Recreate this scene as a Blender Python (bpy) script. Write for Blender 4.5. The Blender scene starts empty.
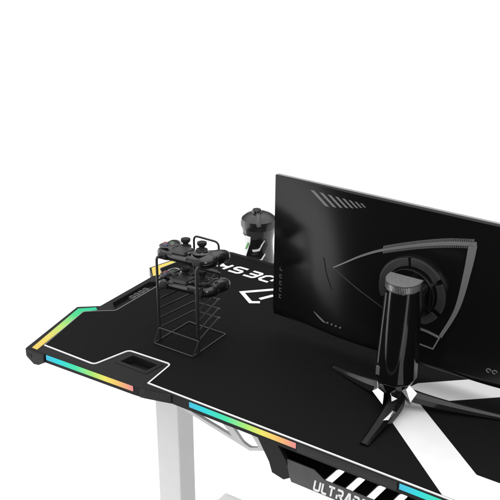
import bpy, bmesh, math, random
from mathutils import Vector, Matrix
random.seed(4)
C = bpy.context.scene.collection
R = math.radians
V = Vector

# ---------------------------------------------------------------- helpers
def link(o):
    C.objects.link(o); return o

def srgb(r, g, b):
    f = lambda c: c/12.92 if c <= .04045 else ((c+.055)/1.055)**2.4
    return (f(r/255), f(g/255), f(b/255), 1)

def thing(name, loc, label, cat, group=None):
    o = bpy.data.objects.new(name, None); link(o)
    o.empty_display_size = .05; o.location = loc
    o['label'] = label; o['category'] = cat
    if group: o['group'] = group
    return o

def wloc(o):
    p = V((0, 0, 0))
    while o is not None:
        p += o.location; o = o.parent
    return p

def area2(P):
    return sum(P[i][0]*P[(i+1) % len(P)][1]-P[(i+1) % len(P)][0]*P[i][1] for i in range(len(P)))/2

class MB:
    """collects shapes (world coordinates) and links them as one mesh object"""
    def __init__(s): s.b = bmesh.new()
    def verts(s, L): return [s.b.verts.new(p) for p in L]
    def box(s, x0, x1, y0, y1, z0, z1, M=None):
        P = [(x, y, z) for z in (z0, z1) for (x, y) in ((x0, y0), (x1, y0), (x1, y1), (x0, y1))]
        if M is not None: P = [M @ V(p) for p in P]
        v = s.verts(P)
        for f in ((3, 2, 1, 0), (4, 5, 6, 7), (0, 1, 5, 4), (1, 2, 6, 5), (2, 3, 7, 6), (3, 0, 4, 7)):
            s.b.faces.new([v[i] for i in f])
        return s
    def prism(s, outer, a, b, f=None, holes=()):
        """extrude a 2-D outline (with holes) between heights a and b; f maps (u,v,h) to a point"""
        if f is None: f = lambda u, v, h: (u, v, h)
        loops = [list(outer)] + [list(h) for h in holes]
        t = bmesh.new(); 
        for L in loops:
            vs = [t.verts.new((p[0], p[1], 0)) for p in L]
            for i in range(len(vs)): t.edges.new((vs[i], vs[(i+1) % len(vs)]))
        t.verts.index_update()
        bmesh.ops.triangle_fill(t, edges=t.edges[:], use_beauty=True)
        t.verts.index_update()
        pts = [(v.co.x, v.co.y) for v in t.verts]
        tris = [[v.index for v in fc.verts] for fc in t.faces]
        t.free()
        lo = s.verts([f(u, v, a) for u, v in pts]); hi = s.verts([f(u, v, b) for u, v in pts])
        for tr in tris:
            s.b.faces.new([hi[i] for i in tr]); s.b.faces.new([lo[i] for i in reversed(tr)])
        k = 0
        for L in loops:
            n = len(L)
            for i in range(n):
                j = (i+1) % n
                s.b.faces.new([lo[k+i], lo[k+j], hi[k+j], hi[k+i]])
            k += n
        return s
    def tube(s, pts, r, n=10, closed=False, caps=True, sq=None):
        """tube along points; r a number, a list, or list of (r1,r2)"""
        P = [V(p) for p in pts]; m = len(P)
        rr = r if isinstance(r, (list, tuple)) else [r]*m
        rings = []; up = None
        for i in range(m):
            if closed: d = (P[(i+1) % m]-P[i-1])
            else: d = P[min(i+1, m-1)]-P[max(i-1, 0)]
            d.normalize()
            if up is None:
                up = V((0, 0, 1)) if abs(d.z) < .9 else V((0, 1, 0))
            up = (up-d*up.dot(d)); up.normalize()
            sd = d.cross(up)
            q = rr[i]; ra, rb = q if isinstance(q, (list, tuple)) else (q, q)
            ring = []
            for k in range(n):
                a = 2*math.pi*k/n
                ring.append(P[i]+sd*ra*math.cos(a)+up*rb*math.sin(a))
            rings.append(s.verts(ring))
        for i in range(m if closed else m-1):
            A, B = rings[i], rings[(i+1) % m]
            for k in range(n): s.b.faces.new([A[k], A[(k+1) % n], B[(k+1) % n], B[k]])
        if not closed and caps:
            s.b.faces.new(rings[0][::-1]); s.b.faces.new(rings[-1])
        return s
    def lathe(s, prof, c, n=40, sx=1, sy=1):
        rings = [s.verts([(c[0]+r*sx*math.cos(2*math.pi*k/n), c[1]+r*sy*math.sin(2*math.pi*k/n), c[2]+z) for k in range(n)]) for r, z in prof]
        for A, B in zip(rings, rings[1:]):
            for k in range(n): s.b.faces.new([A[k], A[(k+1) % n], B[(k+1) % n], B[k]])
        s.b.faces.new(rings[0][::-1]); s.b.faces.new(rings[-1]); return s
    def loft(s, secs):
        rings = [s.verts(q) for q in secs]; n = len(secs[0])
        for A, B in zip(rings, rings[1:]):
            for k in range(n): s.b.faces.new([A[k], A[(k+1) % n], B[(k+1) % n], B[k]])
        s.b.faces.new(rings[0][::-1]); s.b.faces.new(rings[-1]); return s
    def ball(s, c, r, M=None, n=16):
        T = Matrix.Translation(c) @ (M or Matrix()) @ Matrix.Diagonal((*r, 1))
        bmesh.ops.create_uvsphere(s.b, u_segments=n, v_segments=n//2+2, radius=1, matrix=T); return s
    def ribbon(s, pts, w, a, b, f=None, closed=False):
        L, Rr = offset(pts, w/2, closed), offset(pts, -w/2, closed)
        if closed:
            o, i = (L, Rr) if abs(area2(L)) > abs(area2(Rr)) else (Rr, L)
            return s.prism(o, a, b, f, [i])
        return s.prism(L+Rr[::-1], a, b, f)
    def build(s, name, mat, parent=None, bevel=0, smooth=None, seg=2):
        b = s.b
        bmesh.ops.recalc_face_normals(b, faces=b.faces[:])
        if parent is not None:
            bmesh.ops.translate(b, verts=b.verts[:], vec=-wloc(parent))
        me = bpy.data.meshes.new(name); b.to_mesh(me); b.free()
        me.materials.append(mat)
        o = link(bpy.data.objects.new(name, me)); o.parent = parent
        if smooth is not None:
            for p in me.polygons: p.use_smooth = True
            me.set_sharp_from_angle(angle=R(smooth))
        if bevel:
            m = o.modifiers.new('bevel', 'BEVEL'); m.width = bevel; m.segments = seg; m.limit_method = 'ANGLE'; m.angle_limit = R(35)
            m.harden_normals = False
        return o

def offset(pts, d, closed=False):
    P = [V((p[0], p[1])) for p in pts]; n = len(P); out = []
    for i in range(n):
        a = P[i-1] if (i > 0 or closed) else None
        c = P[(i+1) % n] if (i < n-1 or closed) else None
        d1 = (P[i]-a).normalized() if a is not None else None
        d2 = (c-P[i]).normalized() if c is not None else None
        d1 = d1 or d2; d2 = d2 or d1
        n1, n2 = V((-d1.y, d1.x)), V((-d2.y, d2.x))
        m = n1+n2
        if m.length < 1e-4: m = n1
        m.normalize(); k = d/max(m.dot(n1), .45)
        out.append((P[i].x+m.x*k, P[i].y+m.y*k))
    return out

def rounded(pts, r, n=4, closed=True):
    """round the corners of an outline"""
    out = []; N = len(pts)
    for i in range(N):
        p = V(pts[i][:2])
        if not closed and i in (0, N-1): out.append((p.x, p.y)); continue
        a = V(pts[i-1][:2]); c = V(pts[(i+1) % N][:2])
        q = min(r, (a-p).length*.45, (c-p).length*.45)
        s, e = p+(a-p).normalized()*q, p+(c-p).normalized()*q
        for k in range(n+1):
            t = k/n; z = s*(1-t)**2+p*2*t*(1-t)+e*t*t
            out.append((z.x, z.y))
    return out

def mirror(L): return [(-x, y) for x, y in reversed(L)]
def sm(t):
    t = min(max(t, 0), 1); return t*t*(3-2*t)

# ---------------------------------------------------------------- materials
def mat(name, col, rough=.5, spec=.5, metal=0, trans=0, noise=0, nscale=60, bump=0, bscale=400, coat=0, alpha=1):
    m = bpy.data.materials.new(name); m.use_nodes = True
    N = m.node_tree.nodes; L = m.node_tree.links; B = N['Principled BSDF']
    B.inputs['Base Color'].default_value = (*col, 1) if len(col) == 3 else col
    B.inputs['Roughness'].default_value = rough
    B.inputs['Specular IOR Level'].default_value = spec
    B.inputs['Metallic'].default_value = metal
    B.inputs['Transmission Weight'].default_value = trans
    B.inputs['Coat Weight'].default_value = coat
    if noise or bump:
        tc = N.new('ShaderNodeTexCoord')
    if noise:
        n = N.new('ShaderNodeTexNoise'); n.inputs['Scale'].default_value = nscale; n.inputs['Detail'].default_value = 5
        L.new(tc.outputs['Object'], n.inputs['Vector'])
        r = N.new('ShaderNodeMapRange'); r.inputs[1].default_value = .3; r.inputs[2].default_value = .7
        r.inputs[3].default_value = 1-noise; r.inputs[4].default_value = 1+noise
        L.new(n.outputs['Fac'], r.inputs[0])
        x = N.new('ShaderNodeMix'); x.data_type = 'RGBA'; x.blend_type = 'MULTIPLY'; x.inputs[0].default_value = 1
        x.inputs[6].default_value = B.inputs['Base Color'].default_value
        L.new(r.outputs[0], x.inputs[7]); L.new(x.outputs[2], B.inputs['Base Color'])
        rr = N.new('ShaderNodeMapRange'); rr.inputs[1].default_value = .3; rr.inputs[2].default_value = .7
        rr.inputs[3].default_value = max(rough-.06, 0.02); rr.inputs[4].default_value = rough+.06
        L.new(n.outputs['Fac'], rr.inputs[0]); L.new(rr.outputs[0], B.inputs['Roughness'])
    if bump:
        n2 = N.new('ShaderNodeTexNoise'); n2.inputs['Scale'].default_value = bscale; n2.inputs['Detail'].default_value = 3
        L.new(tc.outputs['Object'], n2.inputs['Vector'])
        bp = N.new('ShaderNodeBump'); bp.inputs['Strength'].default_value = bump; bp.inputs['Distance'].default_value = .001
        L.new(n2.outputs['Fac'], bp.inputs['Height']); L.new(bp.outputs['Normal'], B.inputs['Normal'])
    return m

def weave(name, c1, c2, scale, rough=.4, spec=.4):
    m = mat(name, c1, rough, spec); N = m.node_tree.nodes; L = m.node_tree.links
    tc = N.new('ShaderNodeTexCoord'); mp = N.new('ShaderNodeMapping'); mp.inputs['Rotation'].default_value = (R(45), R(0), R(45))
    ch = N.new('ShaderNodeTexChecker'); ch.inputs['Scale'].default_value = scale
    ch.inputs['Color1'].default_value = (*c1, 1); ch.inputs['Color2'].default_value = (*c2, 1)
    L.new(tc.outputs['Object'], mp.inputs['Vector']); L.new(mp.outputs['Vector'], ch.inputs['Vector'])
    L.new(ch.outputs['Color'], N['Principled BSDF'].inputs['Base Color']); return m

def glow(name, stops, axis, lo, hi, strength=1.0):
    """emissive light strip whose colour runs along one axis"""
    m = bpy.data.materials.new(name); m.use_nodes = True
    N = m.node_tree.nodes; L = m.node_tree.links; N.clear()
    out = N.new('ShaderNodeOutputMaterial'); e = N.new('ShaderNodeEmission'); e.inputs['Strength'].default_value = strength
    tc = N.new('ShaderNodeTexCoord'); sp = N.new('ShaderNodeSeparateXYZ'); L.new(tc.outputs['Object'], sp.inputs[0])
    mr = N.new('ShaderNodeMapRange'); mr.inputs[1].default_value = lo; mr.inputs[2].default_value = hi
    L.new(sp.outputs[axis], mr.inputs[0])
    cr = N.new('ShaderNodeValToRGB'); el = cr.color_ramp.elements
    for i, (p, c) in enumerate(stops):
        k = el[i] if i < 2 else el.new(p)
        k.position = p; k.color = srgb(*c)
    L.new(mr.outputs[0], cr.inputs[0]); L.new(cr.outputs[0], e.inputs[0]); L.new(e.outputs[0], out.inputs[0])
    return m

M = {
 'floor':  mat('floor_white', (.9, .9, .9), .9, .1, noise=.01, nscale=3),
 'cloth':  mat('mat_black_cloth', (.0062, .0062, .0064), .75, .055, noise=.06, nscale=40, bump=.12, bscale=1500),
 'board':  mat('charcoal_plastic', (.0105, .0105, .0108), .5, .13, noise=.08, nscale=50, bump=.1, bscale=900),
 'edge':   mat('black_edge', (.006, .006, .006), .5, .2, noise=.1, nscale=60),
 'pit':    mat('black_pit', (.006, .006, .006), .5, .2, noise=.1, nscale=60),
 'carbon': weave('carbon_weave', (.004, .004, .004), (.015, .015, .015), 420, .4, .3),
 'white':  mat('white_print', (.68, .68, .685), .6, .2, noise=.02, nscale=30),
 'trim':   mat('white_trim', (.66, .66, .66), .5, .3),
 'greytrim': mat('grey_trim', (.20, .20, .20), .5, .3),
 'paint':  mat('silver_white_paint', (.545, .545, .545), .45, .35, noise=.02, nscale=25, bump=.05, bscale=1200),
 'tray':   mat('tray_grey', (.075, .075, .077), .5, .3, noise=.05, nscale=40, bump=.08, bscale=900),
 'bracket':mat('bracket_black', (.0055, .0055, .0055), .5, .2, noise=.08, nscale=40),
 'wire':   mat('black_wire', (.012, .012, .012), .42, .4, noise=.1, nscale=90),
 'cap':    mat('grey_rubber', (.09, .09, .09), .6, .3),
 'pad':    mat('pad_black', (.006, .006, .0063), .22, .6),
 'padgrey':mat('pad_grey', (.035, .035, .036), .36, .5, noise=.08, nscale=90),
 'stick':  mat('stick_rubber', (.010, .010, .010), .6, .3),
 'basewire': mat('base_wire_highlit', (.035, .035, .035), .35, .5, noise=.1, nscale=90),  # black wire lightened, with its highlights put into the colour
 'red':    mat('button_red', (.20, .05, .05), .4, .5), 'green': mat('button_green', (.045, .11, .055), .4, .5),
 'blue':   mat('button_blue', (.04, .055, .10), .4, .5), 'pink': mat('button_pink', (.10, .075, .085), .4, .5),
 'shell':  mat('monitor_shell', (.0045, .0045, .0047), .17, .33, bump=.015, bscale=1500),
 'bezel':  mat('bezel_grey', (.26, .26, .265), .4, .4, noise=.04, nscale=40),
 'screen': mat('screen_black', (.004, .004, .005), .12, .5),
 'gloss':  mat('stand_gloss', (.004, .004, .004), .09, .5),
 'darkleg': mat('leg_black', (.004, .004, .004), .2, .16),
 'chrome': mat('facet_metal', (.46, .46, .47), .13, .5, metal=1, bump=.25, bscale=180),
 'blade':  mat('leg_metal', (.030, .030, .030), .14, .5, metal=.5),
 'etch':   mat('etched_grey', (.25, .25, .25), .25, .5, metal=.5),
 'vent':   mat('vent_grey', (.17, .17, .17), .4, .5, metal=.4),
 'ring':   mat('ring_grey', (.028, .028, .028), .35, .5, noise=.05),
 'captop': mat('cap_top_grey', (.10, .10, .10), .4, .5, noise=.15, nscale=350),
 'rib':    mat('rib_silver', (.35, .35, .35), .28, .5, metal=.8, noise=.1, nscale=90),
 'bottle': mat('bottle_smoke', (.040, .040, .041), .16, .5, noise=.1, nscale=30),
 'clear':  mat('bottle_clear', (.78, .80, .79), .12, .5, noise=.03, nscale=30),
 'bprint': mat('bottle_black', (.010, .010, .010), .2, .5),
 'bwhite': mat('bottle_swoosh', (.75, .75, .75), .3, .5),
 'bgreen': mat('bottle_green', (.10, .38, .08), .3, .5),
 'lid':    mat('lid_black', (.011, .011, .0115), .25, .5, noise=.05, nscale=60, bump=.05, bscale=900),
}
RAIN = [(0, (84, 196, 232)), (.14, (64, 220, 226)), (.36, (84, 234, 176)), (.55, (176, 238, 120)), (.70, (244, 236, 112)), (.85, (250, 196, 120)), (1, (240, 150, 150))]

# ---------------------------------------------------------------- floor
fl = MB().prism([(-40, -1.15), (40, -1.15), (40, 60), (-40, 60)], -.02, 0).build('floor', M['floor'])
fl['kind'] = 'structure'; fl['label'] = 'plain white studio floor sheet'

# ---------------------------------------------------------------- desk
desk = thing('gaming_desk', (0, .31, 0), 'black gaming desk with rainbow light strips along its edges on pale grey legs', 'desk')
nearL = [(-.789, -.036), (-.745, -.034), (-.49, -.025), (-.458, -.022), (-.405, -.0065)]      # near edge, left half
sideL = [(-.783, .600), (-.826, .440), (-.787, .404), (-.787, .206), (-.830, .171)]        # left side from far to near
halfL = [(-.30, .643), (-.70, .643), (-.745, .632)] + sideL + nearL
outline = halfL + mirror(halfL)
cup = [(-.583, .024), (-.574, .0745), (-.487, .0735), (-.494, .024)]
cupin = [(-.574, .034), (-.567, .068), (-.497, .067), (-.503, .034)]
rec = [(-.772, .235), (-.745, .212), (-.745, .398), (-.772, .375)]
tt = MB().prism(outline, .7245, .7480, None, [cupin, rec]).build('table_top', M['board'], desk, bevel=.0012)
# printed mat with white trim
matL = [(-.30, .628), (-.70, .628), (-.742, .618), (-.765, .600), (-.797, .447), (-.770, .425), (-.737, .402), (-.737, .205), (-.768, .182), (-.797, .158),
        (-.760, -.0085), (-.612, -.0085), (-.588, .0790), (-.4745, .0840), (-.4665, -.0020), (-.30, -.0020)]
mo = rounded(matL, .008, 4, False); mo = mo + mirror(mo)
dm = MB().prism(mo, .7481, .7500).build('desk_mat', M['cloth'], desk)
tr = rounded([(-.760, -.0085), (-.612, -.0085), (-.588, .0790), (-.4745, .0840), (-.4665, -.0020)], .010, 5, False)
tl = MB().ribbon(tr + mirror(tr), .0035, .7482, .7507).build('trim_line', M['trim'], dm, bevel=.0005)
st = rounded([(-.765, .600), (-.797, .447), (-.770, .425), (-.737, .402), (-.737, .205), (-.768, .182), (-.797, .158), (-.760, -.0085)], .006, 3, False)
MB().ribbon(st, .0016, .7482, .7505).build('side_piping', M['greytrim'], dm)
MB().ribbon(mirror(st), .0016, .7482, .7505).build('side_piping', M['greytrim'], dm)

# white chevron printed on the mat
chev = [(.1905, .0009), (.022, .150), (-.030, .222), (.001, .310), (.100, .398), (.172, .470), (.262, .470), (.164, .3565), (.034, .243), (.038, .2405), (.219, .0875), (.42, .0875), (.42, .0009)]
MB().prism(chev, .75005, .7504).build('printed_chevron', M['white'], dm)

# lettering: stroke font, unit cell 0..w by 0..1
FONT = {
 'U': [[(0, 1), (0, .12), (.12, 0), (.7, 0), (.82, .12), (.82, 1)]],
 'L': [[(0, 1), (0, .12), (.12, 0), (.7, 0)]],
 'T': [[(-.05, 1), (.85, 1)], [(.4, 1), (.4, 0)]],
 'R': [[(0, 0), (0, .42)], [(0, 1), (.68, 1), (.8, .88), (.8, .58), (.68, .44), (.2, .44)], [(.42, .44), (.86, 0)]],
 'A': [[(-.02, 0), (.42, 1), (.60, 1), (.82, 0)], [(.28, .28), (.76, .28)]],
 'D': [[(0, .72), (0, 0), (.62, 0), (.82, .2), (.82, .8), (.62, 1), (0, 1)]],
 'E': [[(.78, 1), (.1, 1), (0, .88), (0, .12), (.1, 0), (.78, 0)], [(0, .5), (.66, .5)]],
 'S': [[(.8, 1), (.12, 1), (0, .88), (0, .62), (.12, .5), (.68, .5), (.8, .38), (.8, .12), (.68, 0), (0, 0)]],
 'K': [[(.04, 1), (.04, 0)], [(1.15, 1), (.36, .5), (.04, .5)], [(.36, .5), (1.25, 0)]],
}
ADV = {'L': .80, 'T': 1.04}
def lettering(text, pitch, w, h, th, place, a, b, mat_, parent, shear=0):
    at = 0
    for i, ch in enumerate(text):
        mb = MB()
        for k, stroke in enumerate(FONT[ch]):
            mb.ribbon([(at+x*w+shear*y*h, y*h) for x, y in stroke], th, a, b+k*.00012, place)
        mb.build('letter', mat_, parent); at += pitch*ADV.get(ch, 1)
# on the mat, written for the person sitting on the far side
lettering('ULTRADESK', .0460, .0375, .0330, .0080, lambda u, v, h: (-.286-u, .5700-v, h), .75005, .7504, M['white'], dm, .30)
for sgn, cx in ((1, -.4780), (-1, -.3820)):
    em = MB()
    for k, P in enumerate(([(0, .515), (-.063, .4535), (-.015, .4205), (.004, .4330)], [(-.006, .447), (.012, .482)])):
        em.ribbon([(cx+sgn*x, y) for x, y in P], .0105, .75005, .7504+k*.0001)
    em.build('printed_emblem', M['white'], dm)

XZ = lambda u, v, h: (u, h, v)
# light strips ----------------------------------------------------------
gy = glow('led_side', [(0, (255, 214, 118)), (.25, (248, 226, 118)), (.5, (196, 238, 130)), (.75, (96, 226, 150)), (1, (62, 216, 168))], 1, -.345, -.12)
gy2 = glow('led_side_far', [(0, (252, 222, 120)), (.3, (252, 226, 118)), (.65, (232, 236, 130)), (1, (160, 236, 130))], 1, .10, .30)
near_led = [(-.7765, -.030), (-.7615, -.030), (-.7990, .1605), (-.7780, .1850), (-.7885, .1930), (-.8200, .1640)]
far_led = [(-.7860, .4060), (-.7740, .4230), (-.7900, .4440), (-.7640, .590), (-.7770, .594), (-.8190, .4410)]
for P, m in ((near_led, gy), (far_led, gy2), (mirror(near_led), gy), (mirror(far_led), gy2)):
    MB().prism(P, .7470, .7490).build('light_strip', m, desk, bevel=.0004)
for x0, x1, y0, y1 in ((-.730, -.489, -.0338, -.0252), (-.356, -.103, -.0065, -.0065), (.113, .366, -.0065, -.0065), (.489, .730, -.0252, -.0338)):
    m = glow('led_front', RAIN, 0, x0, x1)
    t = MB()
    t.prism([(x0, y0-.0012), (x1, y1-.0012), (x1, y1+.006), (x0, y0+.006)], .7340, .7462)
    t.build('light_strip', m, desk, bevel=.0004)
# end blocks of the side rails
for sgn in (-1, 1):
    P = [(-.7905, .7465), (-.7905, .7270), (-.7680, .7120), (-.7540, .7140), (-.7340, .7265), (-.7340, .7465)]
    if sgn > 0: P = mirror(P)
    e = MB().prism(P, -.0385, -.018, XZ).build('corner_block', M['edge'], desk, bevel=.0015)
    cx = sgn*.779
    MB().box(cx-.007, cx+.007, -.0392, -.0384, .7270, .7350).build('corner_notch', M['pit'], e, bevel=.0005)
# carbon edge pieces
MB().box(-.099, .109, -.0092, -.0062, .7290, .7470).build('edge_panel', M['carbon'], desk, bevel=.0005)
MB().prism([(-.470, -.0262), (-.458, -.0240), (-.402, -.0090), (-.402, -.0040), (-.470, -.0200)], .7262, .7466).build('edge_panel', M['carbon'], desk, bevel=.0005)
MB().prism(mirror([(-.470, -.0262), (-.458, -.0240), (-.402, -.0090), (-.402, -.0040), (-.470, -.0200)]), .7262, .7466).build('edge_panel', M['carbon'], desk, bevel=.0005)
# recessed tool tray
MB().prism(cup, .7470, .7494, None, [cupin]).build('tray_frame', M['pit'], desk, bevel=.0008)
ti = MB().prism(offset(cupin, .001, True) if area2(cupin) < 0 else offset(cupin, -.001, True), .7260, .7300).build('tray_floor', M['board'], desk)
# side recess with its ports
rp = MB().prism([(-.7735, .232), (-.7435, .208), (-.7435, .402), (-.7735, .378)], .7300, .7360).build('side_recess', M['pit'], desk)
for k in range(4):
    y = .286+.017*k
    MB().ribbon([(-.7640, y), (-.7640, y+.010), (-.7520, y+.011), (-.7520, y+.002), (-.7580, y)], .0028, .7361, .7440).build('port', M['cap'], rp, bevel=.0004)
# cup holder on the far side
MB().lathe([(.050, -.075), (.052, .0), (.047, .0), (.046, -.070)], (-.650, .7000, .700), 32).build('cup_holder', M['bracket'], desk, smooth=40)
MB().box(-.690, -.610, .640, .653, .690, .7235).build('holder_bracket', M['bracket'], desk, bevel=.002)

# cable tray --------------------------------------------------------------
lip = [(-.128, .6955), (-.066, .6955), (-.041, .6845), (.130, .6845), (.155, .6955), (.217, .6955), (.203, .6660), (.197, .6580), (-.108, .6580), (-.114, .6660)]
def lipmap(u, v, h):                                            # the lip leans back so that its face looks up a little
    return (u, h+(v-.6955)*.35, v)
ct = MB().prism(lip, 0, .003, lipmap).build('cable_tray', M['tray'], desk, bevel=.0006)
slots = []
for k in range(5):
    x = -.058+.0450*k
    slots.append(rounded([(x, .020), (x+.017, .020), (x+.0215, .076), (x+.0045, .076)], .0075, 5))
MB().prism([(-.1500, .0065), (.2400, .0065), (.2400, .125), (-.1500, .125)], .6560, .6590, None, slots).build('tray_base', M['bracket'], ct)
MB().box(-.1465, .2365, .1255, .1285, .656, .722).build('tray_back', M['bracket'], ct)
for s in (0, 1):
    P = [(-.193, .7243), (-.146, .7243), (-.126, .6955), (-.113, .6600), (-.131, .6475), (-.158, .6535), (-.165, .6760)]
    if s: P = [(.089-x, z) for x, z in reversed(P)]
    MB().prism(P, -.004, .006, XZ).build('tray_bracket', M['bracket'], ct, bevel=.001)
    xs = -.150 if not s else .237
    MB().box(xs, xs+.003, .0066, .125, .6592, .7240).build('tray_cheek', M['bracket'], ct)
lettering('ULTRADESK', .0172, .0138, .0165, .0035, lambda u, v, h: lipmap(-.058+u, .6620+v, -.0012+h), 0, .0011, M['white'], ct)

# legs -----------------------------------------------------------------------
MB().box(-.55, .55, .235, .285, .672, .722).build('crossbar', M['paint'], desk, bevel=.002)
for s in (-1, 1):
    X = lambda a, b: (a, b) if s < 0 else (-b, -a)
    lx = X(-.6235, -.5535)
    lg = MB().box(lx[0], lx[1], .200, .260, .05, .7240).build('leg', M['paint'], desk, bevel=.003)
    fx = X(-.640, -.560)
    P = [(-.06, .0), (.535, .0), (.535, .030), (.505, .058), (-.03, .058), (-.06, .030)]
    MB().prism(P, fx[0], fx[1], lambda u, v, h: (h, u, v)).build('foot', M['paint'], lg, bevel=.006, seg=3)
    # flat triangular brace with two cut-outs
    B = [(-.553, .7243), (-.553, .706), (-.448, .6795), (-.247, .6360), (-.211, .6500), (-.240, .7243)]
    H1 = [(-.396, .6765), (-.380, .688), (-.322, .684), (-.290, .6545)]
    H2 = [(-.300, .690), (-.250, .687), (-.224, .653), (-.246, .6440), (-.264, .6500)]
    if s > 0: B, H1, H2 = mirror(B), mirror(H1), mirror(H2)
    MB().prism(B, .050, .058, XZ, [rounded(H1, .004), rounded(H2, .006)]).build('brace', M['paint'], desk, bevel=.0022, seg=3)

# ---------------------------------------------------------------- monitor
mon = thing('monitor', (0, .21, .75), 'wide black monitor seen from behind on a three-legged glossy stand', 'monitor')
HX, Z0, Z1 = .374, .791, 1.127
def surf(x, z):
    u = HX-abs(x); w = .18                                       # side facets twist into a flat middle
    r = u if u < w*.6 else w*.6+w*.4*(1-(1-min((u-w*.6)/(w*.8), 1))**2)
    b = (.001+.05*r+(.014+.62*r)*(1.127-z))*sm((z-.784)/.028)
    return .340-b
nx, nz = 140, 60
mb = MB(); G = [[mb.b.verts.new((-HX+2*HX*i/nx, surf(-HX+2*HX*i/nx, Z0+(Z1-Z0)*j/nz), Z0+(Z1-Z0)*j/nz)) for i in range(nx+1)] for j in range(nz+1)]
for j in range(nz):
    for i in range(nx): mb.b.faces.new([G[j][i], G[j][i+1], G[j+1][i+1], G[j+1][i]])
rim = [G[0][i] for i in range(nx+1)] + [G[j][nx] for j in range(1, nz+1)] + [G[nz][i] for i in range(nx-1, -1, -1)] + [G[j][0] for j in range(nz-1, 0, -1)]
bk = [mb.b.verts.new((v.co.x, .342, v.co.z)) for v in rim]
for i in range(len(rim)):
    j = (i+1) % len(rim); mb.b.faces.new([rim[i], rim[j], bk[j], bk[i]])
mb.b.faces.new(bk)
shell = mb.build('back_cover', M['shell'], mon, smooth=40)
bz = MB().prism(rounded([(-HX-.001, Z0-.002), (HX+.001, Z0-.002), (HX+.001, Z1+.0005), (-HX-.001, Z1+.0005)], .004), .3422, .3500, XZ).build('bezel', M['bezel'], mon, bevel=.001)
MB().box(-HX+.008, HX-.008, .3501, .3510, Z0+.012, Z1-.008).build('screen', M['screen'], mon)

def onsurf(name, m, left, right, lift=.0022, parent=shell):
    """a strip that follows the back cover between two lines of (x,z) points"""
    mb = MB(); n = len(left)
    F = [(mb.b.verts.new((a[0], surf(*a)-lift, a[1])), mb.b.verts.new((b[0], surf(*b)-lift, b[1]))) for a, b in zip(left, right)]
    K = [(mb.b.verts.new((a[0], surf(*a)+.003, a[1])), mb.b.verts.new((b[0], surf(*b)+.003, b[1]))) for a, b in zip(left, right)]
    for i in range(n-1):
        mb.b.faces.new([F[i][0], F[i][1], F[i+1][1], F[i+1][0]])
        mb.b.faces.new([F[i][0], F[i+1][0], K[i+1][0], K[i][0]])
        mb.b.faces.new([F[i][1], K[i][1], K[i+1][1], F[i+1][1]])
        mb.b.faces.new([K[i][0], K[i+1][0], K[i+1][1], K[i][1]])
    for i in (0, n-1): mb.b.faces.new([F[i][0], K[i][0], K[i][1], F[i][1]])
    return mb.build(name, m, parent)
def spline(P, n=8):
    out = []
    for i in range(len(P)-1):
        p0, p1, p2, p3 = P[max(i-1, 0)], P[i], P[i+1], P[min(i+2, len(P)-1)]
        for k in range(n):
            t = k/n
            out.append(tuple(.5*((2*p1[c])+(-p0[c]+p2[c])*t+(2*p0[c]-5*p1[c]+4*p2[c]-p3[c])*t*t+(-p0[c]+3*p1[c]-3*p2[c]+p3[c])*t**3) for c in (0, 1)))
    return out+[tuple(P[-1])]
up = spline([(-.210, .961), (-.182, .980), (-.149, 1.002), (-.110, 1.023), (-.063, 1.042), (-.012, 1.060), (.039, 1.0745), (.091, 1.0845)])
wd = [.0016+.0064*min(1, i/len(up)*1.2) for i in range(len(up))]
a = [offset(up, w/2)[i] for i, w in enumerate(wd)]; b = [offset(up, -w/2)[i] for i, w in enumerate(wd)]
onsurf('upper_trim', M['etch'], a, b)
mb = MB()                                                        # small teeth along both sides of the upper trim
for i in range(26, len(up)-2):
    for q in (0, .5):
        x = up[i][0]*(1-q)+up[i+1][0]*q; z = up[i][1]*(1-q)+up[i+1][1]*q; w = wd[i]/2
        for s in (1, -1):
            y = surf(x, z)
            mb.box(x-.0009, x+.0009, y-.0018, y+.002, z+s*(w+.0032)-.0022, z+s*(w+.0032)+.0022)
mb.build('trim_teeth', M['vent'], shell)
onsurf('side_trim', M['etch'], spline([(.0755, 1.0800), (.0735, 1.020), (.0655, .945), (.0425, .883)]), spline([(.0925, 1.0800), (.0890, 1.034), (.0765, .949), (.0485, .879)]))
lo = spline([(-.210, .961), (-.173, .942), (-.127, .922), (-.086, .906)])
onsurf('lower_seam', M['ring'], offset(lo, .0009), offset(lo, -.0009), .0008)
gr = spline([(-.237, .975), (-.226, .940), (-.210, .911)])
onsurf('seam', M['pit'], offset(gr, .0011), offset(gr, -.0011), .0005)
# slanted ventilation bars, shrinking towards the middle
xv = -.2830
for k in range(8):
    t = k/7; zt = 1.1135-.002*t; zb = 1.0875+.0175*t; w = .0165-.0098*t**.7
    dx = (zt-zb)*1.50
    P0 = [(xv+dx*q, zt+(zb-zt)*q) for q in (0, .25, .5, .75, 1)]
    onsurf('vent_bar', M['vent'], P0, [(x+w*.62, z) for x, z in P0], .0012)
    xv += w*1.15+.004
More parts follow.
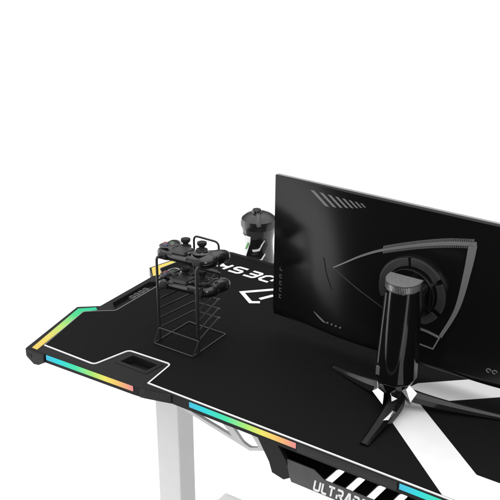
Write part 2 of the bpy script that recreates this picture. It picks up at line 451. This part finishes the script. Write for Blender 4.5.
# marks along the left edge
for k in range(5):
    z = .910-.0165*k; mb = MB()
    x = -.3555
    def pl(x0, x1, z0, z1): mb.box(x0, x1, surf(x0, z0)-.0010, surf(x0, z0)+.003, z0, z1)
    pl(x, x+.0018, z-(.004 if k else .002), z+.005); pl(x+.0019, x+.0090, z-(.0040 if k else .002), z-(.0022 if k else 0.0))
    if k: pl(x+.0019, x+.0070, z+.0032, z+.0050)
    mb.build('edge_mark', M['cap'], shell)
onsurf('port_rim', M['vent'], [(-.252, .846), (-.239, .838), (-.225, .8315)], [(-.245, .844), (-.231, .838), (-.216, .8315)], .0012)
for k in range(4): onsurf('port_mark', M['vent'], [(-.214+.011*k, .8315), (-.210+.011*k, .8325)], [(-.214+.011*k, .8350), (-.210+.011*k, .8355)], .0012)
for x in (.152, .164):
    rg = [(x+.0045*math.cos(i*math.pi/8), 8.405e-1+.0035*math.sin(i*math.pi/8)) for i in range(14)]
    onsurf('chin_mark', M['vent'], offset(rg, .0009), offset(rg, -.0009), .0012)

# mount ring
rc = (-.0255, .9595)
def circ(r, a0, a1, n): return [(rc[0]+r*math.cos(a0+(a1-a0)*i/n), rc[1]+r*math.sin(a0+(a1-a0)*i/n)) for i in range(n+1)]
for a0, a1 in ((100, 203), (213, 258), (262, 325), (335, 388), (396, 455)):
    A = circ(.0725, R(a0), R(a1), 20); Bq = circ(.0550, R(a0), R(a1), 20)
    MB().prism(A+Bq[::-1], .3010, .3085, XZ).build('mount_ring', M['ring'], mon, bevel=.0012)
MB().prism(circ(.0745, 0, 2*math.pi*47/48, 47), .3035, .325, XZ).build('mount_plate', M['shell'], mon, bevel=.001, smooth=40)
MB().prism(circ(.0530, 0, 2*math.pi*47/48, 47), .2890, .3033, XZ).build('mount_hub', M['gloss'], mon, bevel=.003, smooth=40)
MB().box(-.036, .018, .232, .2888, .928, .996).build('neck', M['gloss'], mon, bevel=.008, seg=3)
for k, (dx, dz) in enumerate(((.034, .006), (.026, -.030), (.038, -.018))):
    MB().ball((rc[0]+dx, .2880, rc[1]+dz), (.0035, .002, .0035), n=12).build('screw', M['cap'], mon, smooth=60)
# clip under the ring
MB().ribbon([(-.002, .886), (.018, .884), (.044, .8785), (.033, .8500), (.004, .8520)], .003, surf(.03, .87)-.003, surf(.03, .87)+.004, XZ).build('cable_clip', M['etch'], mon, bevel=.0005)

# stand column: round towards the viewer, flat towards the monitor
def Dsec(cx, cy, r, z, back=.012, n=28):
    L = [(cx-r, cy+back, z)]
    for i in range(n+1):
        t = math.pi+math.pi*i/n
        L.append((cx+r*math.cos(t), cy+r*math.sin(t)*1.05, z))
    L.append((cx+r, cy+back, z)); return L
px, py = -.0045, .214
col = MB().loft([Dsec(px-.003, py, .0410, .818), Dsec(px-.0028, py, .0405, .84), Dsec(px-.001, py, .0375, .93), Dsec(px, py, .0335, 1.0140)]).build('stand_column', M['gloss'], mon, bevel=.0015, smooth=35)
def streak_section(z):
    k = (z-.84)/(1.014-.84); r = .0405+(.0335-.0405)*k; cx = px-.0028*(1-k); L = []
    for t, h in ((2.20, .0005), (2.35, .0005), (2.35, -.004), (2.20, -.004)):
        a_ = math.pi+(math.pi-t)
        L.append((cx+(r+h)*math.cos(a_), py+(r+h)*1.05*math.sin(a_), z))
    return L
MB().loft([streak_section(z) for z in (.853, .88, .93, .97, 1.005)]).build('column_streak', M['cap'], col)  # grey strip added to stand in for the light streak reflected in the column
MB().loft([Dsec(px, py, .0325, 1.0142), Dsec(px, py, .0325, 1.0275)]).build('column_collar', M['ring'], col, smooth=35)
mb = MB()
for i in range(34):
    t = math.pi*1.0+math.pi*(i+.5)/34
    x, y = px+.0330*math.cos(t), py+.0330*1.05*math.sin(t)
    Mx = Matrix.Translation((x, y, 0)) @ Matrix.Rotation(t, 4, 'Z')
    mb.box(-.0014, .0016, -.00095, .00095, 1.0150, 1.0272, Mx)
mb.build('collar_ribs', M['rib'], col)
MB().loft([Dsec(px, py, .0343, 1.0277), Dsec(px, py, .0343, 1.0310)]).build('column_cap', M['captop'], col, bevel=.0008, smooth=35)
MB().box(px-.0290, px-.0205, py-.0385, py-.020, .8290, .8480).build('release_button', M['cap'], col, bevel=.001)
MB().box(px-.0355, px-.0295, py-.0325, py-.015, .8270, .8480).build('button_slot', M['pit'], col)

# legs of the stand: tapering blades
hub = V((-.004, .205, .0))
def blade(tip, w0, h0, w1, h1, zt0, top, e=.62, hub=hub, r0=.014):
    d = (V((tip[0], tip[1], 0))-hub); L = d.length; d.normalize(); s = V((-d.y, d.x, 0)); secs = []
    for t in (0, .05, .1, .16, .23, .31, .4, .5, .6, .7, .8, .9, 1.0):
        p = hub+d*(r0+(L-r0)*t)
        w = w0+(w1-w0)*t**.8; zt = zt0+(tip[2]+h1-zt0)*t**e; zb = max(.7506, zt-h0+(h0-h1)*t)
        zb = min(zb, zt-.001)
        secs.append([p-s*w+V((0, 0, zb)), p+s*w+V((0, 0, zb)), p+s*w+V((0, 0, zb+(zt-zb)*.6)), p+s*w*top+V((0, 0, zt)), p-s*w*top+V((0, 0, zt)), p-s*w+V((0, 0, zb+(zt-zb)*.6))])
    return MB().loft(secs)
for tip, w0, h0, w1, top, e, hb in (((-.173, .262, .752), .0125, .030, .0035, .3, .62, hub), ((.0095, .0525, .7506), .0165, .030, .0085, .55, .5, V((.010, .205, 0))), ((.236, .292, .752), .0115, .024, .0035, .3, .62, hub)):
    blade(tip, w0, h0, w1, .005, .804, top, e, hb).build('stand_leg', M['darkleg' if top > .5 else 'blade'], mon, smooth=22)
hb = MB().loft([[(hub.x+r*math.cos(2*math.pi*k/9+.3), hub.y+r*math.sin(2*math.pi*k/9+.3), z) for k in range(9)] for r, z in ((.016, .752), (.024, .785), (.038, .8175))]).build('stand_hub', M['gloss'], mon, bevel=.001)
def facet(P, root):
    """a solid polished wedge of the hub: an outer face and the point it grows from"""
    P = [V(p) for p in P]; n = (P[1]-P[0]).cross(P[2]-P[0]).normalized(); n = n if n.z > 0 else -n
    wt = (.42, .30, .10, .18) if len(P) == 4 else (.5, .2, .3)
    peak = sum((p*k for p, k in zip(P, wt)), V())+n*(.0042 if len(P) == 4 else .0022)
    mb = MB(); mb.verts(P+[peak]+[V(q) for q in root])
    bmesh.ops.convex_hull(mb.b, input=mb.b.verts[:]); return mb.build('hub_facet', M['chrome'], hb, bevel=.0006)
facet([(-.0379, .1964, .8012), (-.0143, .1795, .7905), (-.0077, .1619, .7745), (-.0412, .1810, .7847)], [(-.012, .200, .765), (-.012, .204, .785), (-.030, .190, .760)])
facet([(.0128, .1882, .8082), (.0289, .2009, .8130), (.0488, .1965, .8029), (.0438, .1777, .7895)], [(.010, .210, .775), (.016, .212, .800), (.036, .195, .770)])
facet([(-.0012, .1785, .7980), (.0193, .1703, .7937), (.0100, .1639, .7869)], [(.006, .185, .775), (.006, .190, .790)])
facet([(.0175, .164, .7805), (.0255, .154, .7745), (.0230, .126, .7705), (.0155, .116, .7725)], [(.012, .140, .7600), (.012, .156, .7600)])

# ---------------------------------------------------------------- controller rack
rack = thing('controller_rack', (-.505, .195, .7507), 'black wire rack for game controllers standing on the left of the desk mat', 'rack')
def arc(P, r=.010, n=5):
    out = []
    for i, p in enumerate(P):
        p = V(p)
        if i in (0, len(P)-1): out.append(p); continue
        a, c = V(P[i-1]), V(P[i+1]); q = min(r, (a-p).length*.45, (c-p).length*.45)
        s, e = p+(a-p).normalized()*q, p+(c-p).normalized()*q
        for k in range(n+1):
            t = k/n; out.append(s*(1-t)**2+p*2*t*(1-t)+e*t*t)
    return out
zb = .7526
MB().tube(arc([(-.505, .132, zb), (-.560, .132, zb), (-.555, .255, zb), (-.450, .255, zb), (-.451, .132, zb), (-.505, .132, zb)], .004)[:-1], .0013, 8, closed=True).build('base_wire', M['basewire'], rack)
MB().tube(arc([(-.560, .132, zb), (-.547, .137, .793), (-.437, .137, .793), (-.451, .132, zb)], .003), .0013, 8).build('kick_wire', M['basewire'], rack)
for s, x, xb in ((0, -.557, -.532), (1, -.449, -.464)):
    MB().tube(arc([(x, .150, zb), (x, .150, .962), (xb, .250, .905)], .014), .0038 if s else .0030, 12).build('upright', M['wire'], rack, smooth=60)
MB().tube(arc([(-.532, .252, .885), (-.532, .252, .978), (-.464, .252, .978), (-.464, .252, .885)], .012), .0024, 10).build('back_hoop', M['wire'], rack, smooth=60)
for k in range(6):
    z = .784+.0235*k
    w = MB().tube(arc([(-.557, .151, z), (-.540, .256, z+.002), (-.472, .258, z+.002), (-.449, .151, z)], .004), .0021, 8).build('tier_wire', M['wire'], rack)
    MB().ball((-.471, .2585, z+.002), (.0031, .0031, .0031), n=10).build('wire_cap', M['cap'], w, smooth=60)

# ---------------------------------------------------------------- controllers
def make_pad(loc, label):
    t = thing('game_controller', (0, 0, 0), label, 'controller', 'game controllers on the rack')
    mb = MB()
    bar = [(-.066, .002, 0), (-.04, -.002, .001), (0, -.004, .002), (.04, -.002, .001), (.066, .002, 0)]
    mb.tube(bar, [(.030, .0155), (.029, .0165), (.028, .017), (.029, .0165), (.030, .0155)], 20)
    for s in (-1, 1):
        mb.ball((s*.061, .000, .001), (.030, .031, .0185), n=20)
        P = [(s*.062, .004, .001), (s*.068, .019, .004), (s*.0735, .033, .005), (s*.0765, .044, .004)]
        mb.tube(P, [(.024, .0175), (.0235, .0180), (.0215, .0175), (.0175, .0160)], 16)
        mb.ball(P[-1], (.0172, .0172, .0158), n=16)
        mb.ball((s*.026, .020, .001), (.018, .018, .0150), n=16)
    body = mb.build('body', M['pad'], t)
    m = body.modifiers.new('remesh', 'REMESH'); m.mode = 'VOXEL'; m.voxel_size = .0017; m.use_smooth_shade = True
    m = body.modifiers.new('smooth', 'SMOOTH'); m.iterations = 30; m.factor = .5
    for s in (-1, 1):
        MB().lathe([(.0135, 0), (.0150, .003), (.0135, .006)], (s*.026, .022, .0125), 24).build('stick_base', M['stick'], t, smooth=50)
        k = MB().lathe([(.0075, 0), (.0070, .006), (.0105, .0085), (.0122, .0115), (.0118, .0165), (.0085, .0180)], (s*.026, .022, .0180), 24).build('thumbstick', M['stick'], t, smooth=50)
        MB().box(s*.055-.012, s*.055+.012, -.036, -.020, -.008, .0060).build('trigger', M['stick'], t, bevel=.004, seg=3)
        MB().box(-.0075+s*.030-.003, -.0075+s*.030+.003, -.026, -.016, .0150, .0192).build('option_button', M['cap'], t, bevel=.0015)
    MB().prism(rounded([(-.031, -.031), (.017, -.031), (.015, .010), (-.029, .010)], .004), .0120, .0198).build('touchpad', M['padgrey'], t, bevel=.0015)
    MB().box(-.022, .022, -.0345, -.028, .0010, .0075).build('light_bar', M['cap'], t, bevel=.001)
    pf = MB().lathe([(.0235, 0), (.0245, .0025), (.0225, .0042)], (-.060, -.001, .0155), 28).build('button_plate', M['padgrey'], t, smooth=40)
    for dx, dy, m in ((-.0115, 0, 'red'), (0, .0115, 'green'), (.0115, 0, 'pink'), (0, -.0115, 'blue')):
        MB().lathe([(.0062, 0), (.0062, .0026), (.0048, .0038)], (-.060+dx, -.001+dy, .0196), 18).build('button', M[m], pf, smooth=50)
    pd = MB().lathe([(.0225, 0), (.0235, .0025), (.0210, .0042)], (.046, -.003, .0155), 28).build('direction_plate', M['padgrey'], t, smooth=40)
    for dx, dy in ((-.0105, 0), (0, .0105), (.0105, 0), (0, -.0105)):
        MB().prism(rounded([(.046+dx-.0046, dy-.0076), (.046+dx+.0046, dy-.0076), (.046+dx+.0046, dy+.0026), (.046+dx-.0046, dy+.0026)], .0015), .0196, .0228).build('direction_button', M['stick'], pd, bevel=.0008)
    t.location = loc; t.rotation_euler = (R(-8), R(-3.5), 0); t.scale = (.86, .95, .95)
    return t
p1 = make_pad((-.507, .196, .9540), 'upper black game controller with coloured buttons on top of the wire rack')
def copy_tree(o, parent=None):
    c = o.copy(); link(c); c.parent = parent
    for ch in list(o.children): copy_tree(ch, c)
    return c
p2 = copy_tree(p1); p2.location = (-.507, .196, .8840)
p2.rotation_euler.z = R(2.0); p2['label'] = 'lower black game controller resting inside the wire rack under the other one'

# ---------------------------------------------------------------- shaker bottle
bt = thing('shaker_bottle', (-.650, .700, .632), 'smoky grey shaker bottle with black lid behind the far edge of the desk', 'bottle')
bc = (-.654, .700)
prof = [(.038, .636), (.042, .640), (.0435, .69), (.0425, .725), (.0400, .750), (.0390, .770), (.0400, .783), (.0430, .799), (.0460, .8175)]
def brad(z):
    for (r0, z0), (r1, z1) in zip(prof, prof[1:]):
        if z <= z1: return r0+(r1-r0)*(z-z0)/(z1-z0)
    return prof[-1][0]
body = MB().lathe([(r, z) for r, z in prof], (bc[0], bc[1], 0), 48).build('bottle_body', M['bottle'], bt, smooth=40)
def wrap(name, m, pts, lift=.0013):
    """a printed patch that follows the round body: pts = (angle in degrees, height)"""
    mb = MB(); 
    f = lambda a, z, h: (bc[0]+(brad(z)+h)*math.cos(R(a)), bc[1]+(brad(z)+h)*math.sin(R(a)), z)
    t = bmesh.new(); vs = [t.verts.new((p[0], p[1]*1000, 0)) for p in pts]; t.faces.new(vs)
    bmesh.ops.triangulate(t, faces=t.faces[:])
    for _ in range(4): bmesh.ops.subdivide_edges(t, edges=t.edges[:], cuts=1)
    t.verts.index_update(); P = [(v.co.x, v.co.y/1000) for v in t.verts]; F = [[v.index for v in q.verts] for q in t.faces]; t.free()
    v = mb.verts([f(a, z, lift) for a, z in P])
    for q in F: mb.b.faces.new([v[i] for i in q])
    return mb.build(name, m, body, smooth=50)
VA = -56                                                            # the side that faces the front right
wrap('clear_window', M['clear'], [(VA-94, .640), (VA-94, .800), (VA-30, .800), (VA-36, .775), (VA-46, .745), (VA-50, .640)])
wrap('black_print', M['bprint'], [(VA-56, .640), (VA-52, .742), (VA-40, .770), (VA-26, .790), (VA+8, .797), (VA+30, .790), (VA+36, .775), (VA+18, .75), (VA+36, .73), (VA+26, .700), (VA+10, .64)], .0019)
wrap('green_print', M['bgreen'], [(VA-64, .757), (VA-56, .757), (VA-38, .780), (VA-46, .780)], .0023)
wrap('white_swoosh', M['bwhite'], [(VA-26, .762), (VA-2, .766), (VA+19, .791), (VA+23, .790), (VA+3, .760), (VA-22, .756)], .0025)
wrap('white_swoosh', M['bwhite'], [(VA-8, .733), (VA+8, .737), (VA+22, .752), (VA+25, .748), (VA+8, .729), (VA-6, .727)], .0025)
lid = MB().lathe([(.0460, .8180), (.0486, .8195), (.0490, .830), (.0462, .840), (.0350, .849), (.0180, .855)], (bc[0], bc[1], 0), 48).build('lid', M['lid'], bt, smooth=30)
MB().lathe([(.0130, .8535), (.0130, .862), (.0110, .865)], (bc[0]-.004, bc[1]-.004, 0), 24).build('spout', M['lid'], lid, smooth=40)
MB().tube([(bc[0]+.004, bc[1]-.010, .857), (bc[0]+.014, bc[1]-.024, .853), (bc[0]+.024, bc[1]-.040, .846), (bc[0]+.030, bc[1]-.0430, .834)], [(.006, .0025)]*4, 10).build('lid_strap', M['padgrey'], lid, smooth=50)

# ---------------------------------------------------------------- light
w = bpy.data.worlds.new('World'); bpy.context.scene.world = w; w.use_nodes = True
N = w.node_tree.nodes; L = w.node_tree.links; bg = N['Background']
tc = N.new('ShaderNodeTexCoord'); sp = N.new('ShaderNodeSeparateXYZ'); L.new(tc.outputs['Generated'], sp.inputs[0])
cr = N.new('ShaderNodeValToRGB'); L.new(sp.outputs['Z'], cr.inputs[0])
el = cr.color_ramp.elements
el[0].position = 0; el[0].color = (.008, .008, .008, 1); el[1].position = 1; el[1].color = (1, 1, 1, 1)
for p, c in ((.02, .02), (.30, .08), (.55, .45), (.80, .95)):
    e = el.new(p); e.color = (c, c, c, 1)
L.new(cr.outputs[0], bg.inputs['Color']); bg.inputs['Strength'].default_value = 2.35

def fill_lamp(name, loc, target, sx, sy, power):
    d = bpy.data.lights.new(name, 'AREA'); d.shape = 'RECTANGLE'; d.size = sx; d.size_y = sy; d.energy = power
    o = link(bpy.data.objects.new(name, d)); o.location = loc
    o.rotation_euler = (V(target)-V(loc)).to_track_quat('-Z', 'Y').to_euler(); return o
fill_lamp('added_fill_left', (-2.2, -.95, .85), (0, -.95, .85), 3.2, 1.7, 40)  # unseen lamp added so the monitor's left back reflects a bright patch
fill_lamp('added_fill_front', (1.9, -2.8, 2.2), (0, .2, .6), .7, 2.0, 45)  # unseen lamp added to brighten the faces of the desk legs

# ---------------------------------------------------------------- camera
cd = bpy.data.cameras.new('camera'); cam = link(bpy.data.objects.new('camera', cd))
F = 965.; pitch = math.atan(435/F); yaw = R(33.9)
v = V((-math.sin(yaw)*math.cos(pitch), math.cos(yaw)*math.cos(pitch), -math.sin(pitch)))
r = V((math.cos(yaw), math.sin(yaw), 0)); u = r.cross(v)
Mx = Matrix((r, u, -v)).transposed().to_4x4(); Mx.translation = (.6696, -1.3122, 1.83)
cam.matrix_world = Mx
cd.sensor_width = 36; cd.lens = F/500*36; cd.clip_end = 200; cd.clip_start = .05
sc = bpy.context.scene; sc.camera = cam
sc.view_settings.view_transform = 'Standard'; sc.view_settings.look = 'None'; sc.view_settings.exposure = 0; sc.view_settings.gamma = 1
sc.render.resolution_x = sc.render.resolution_y = 1024
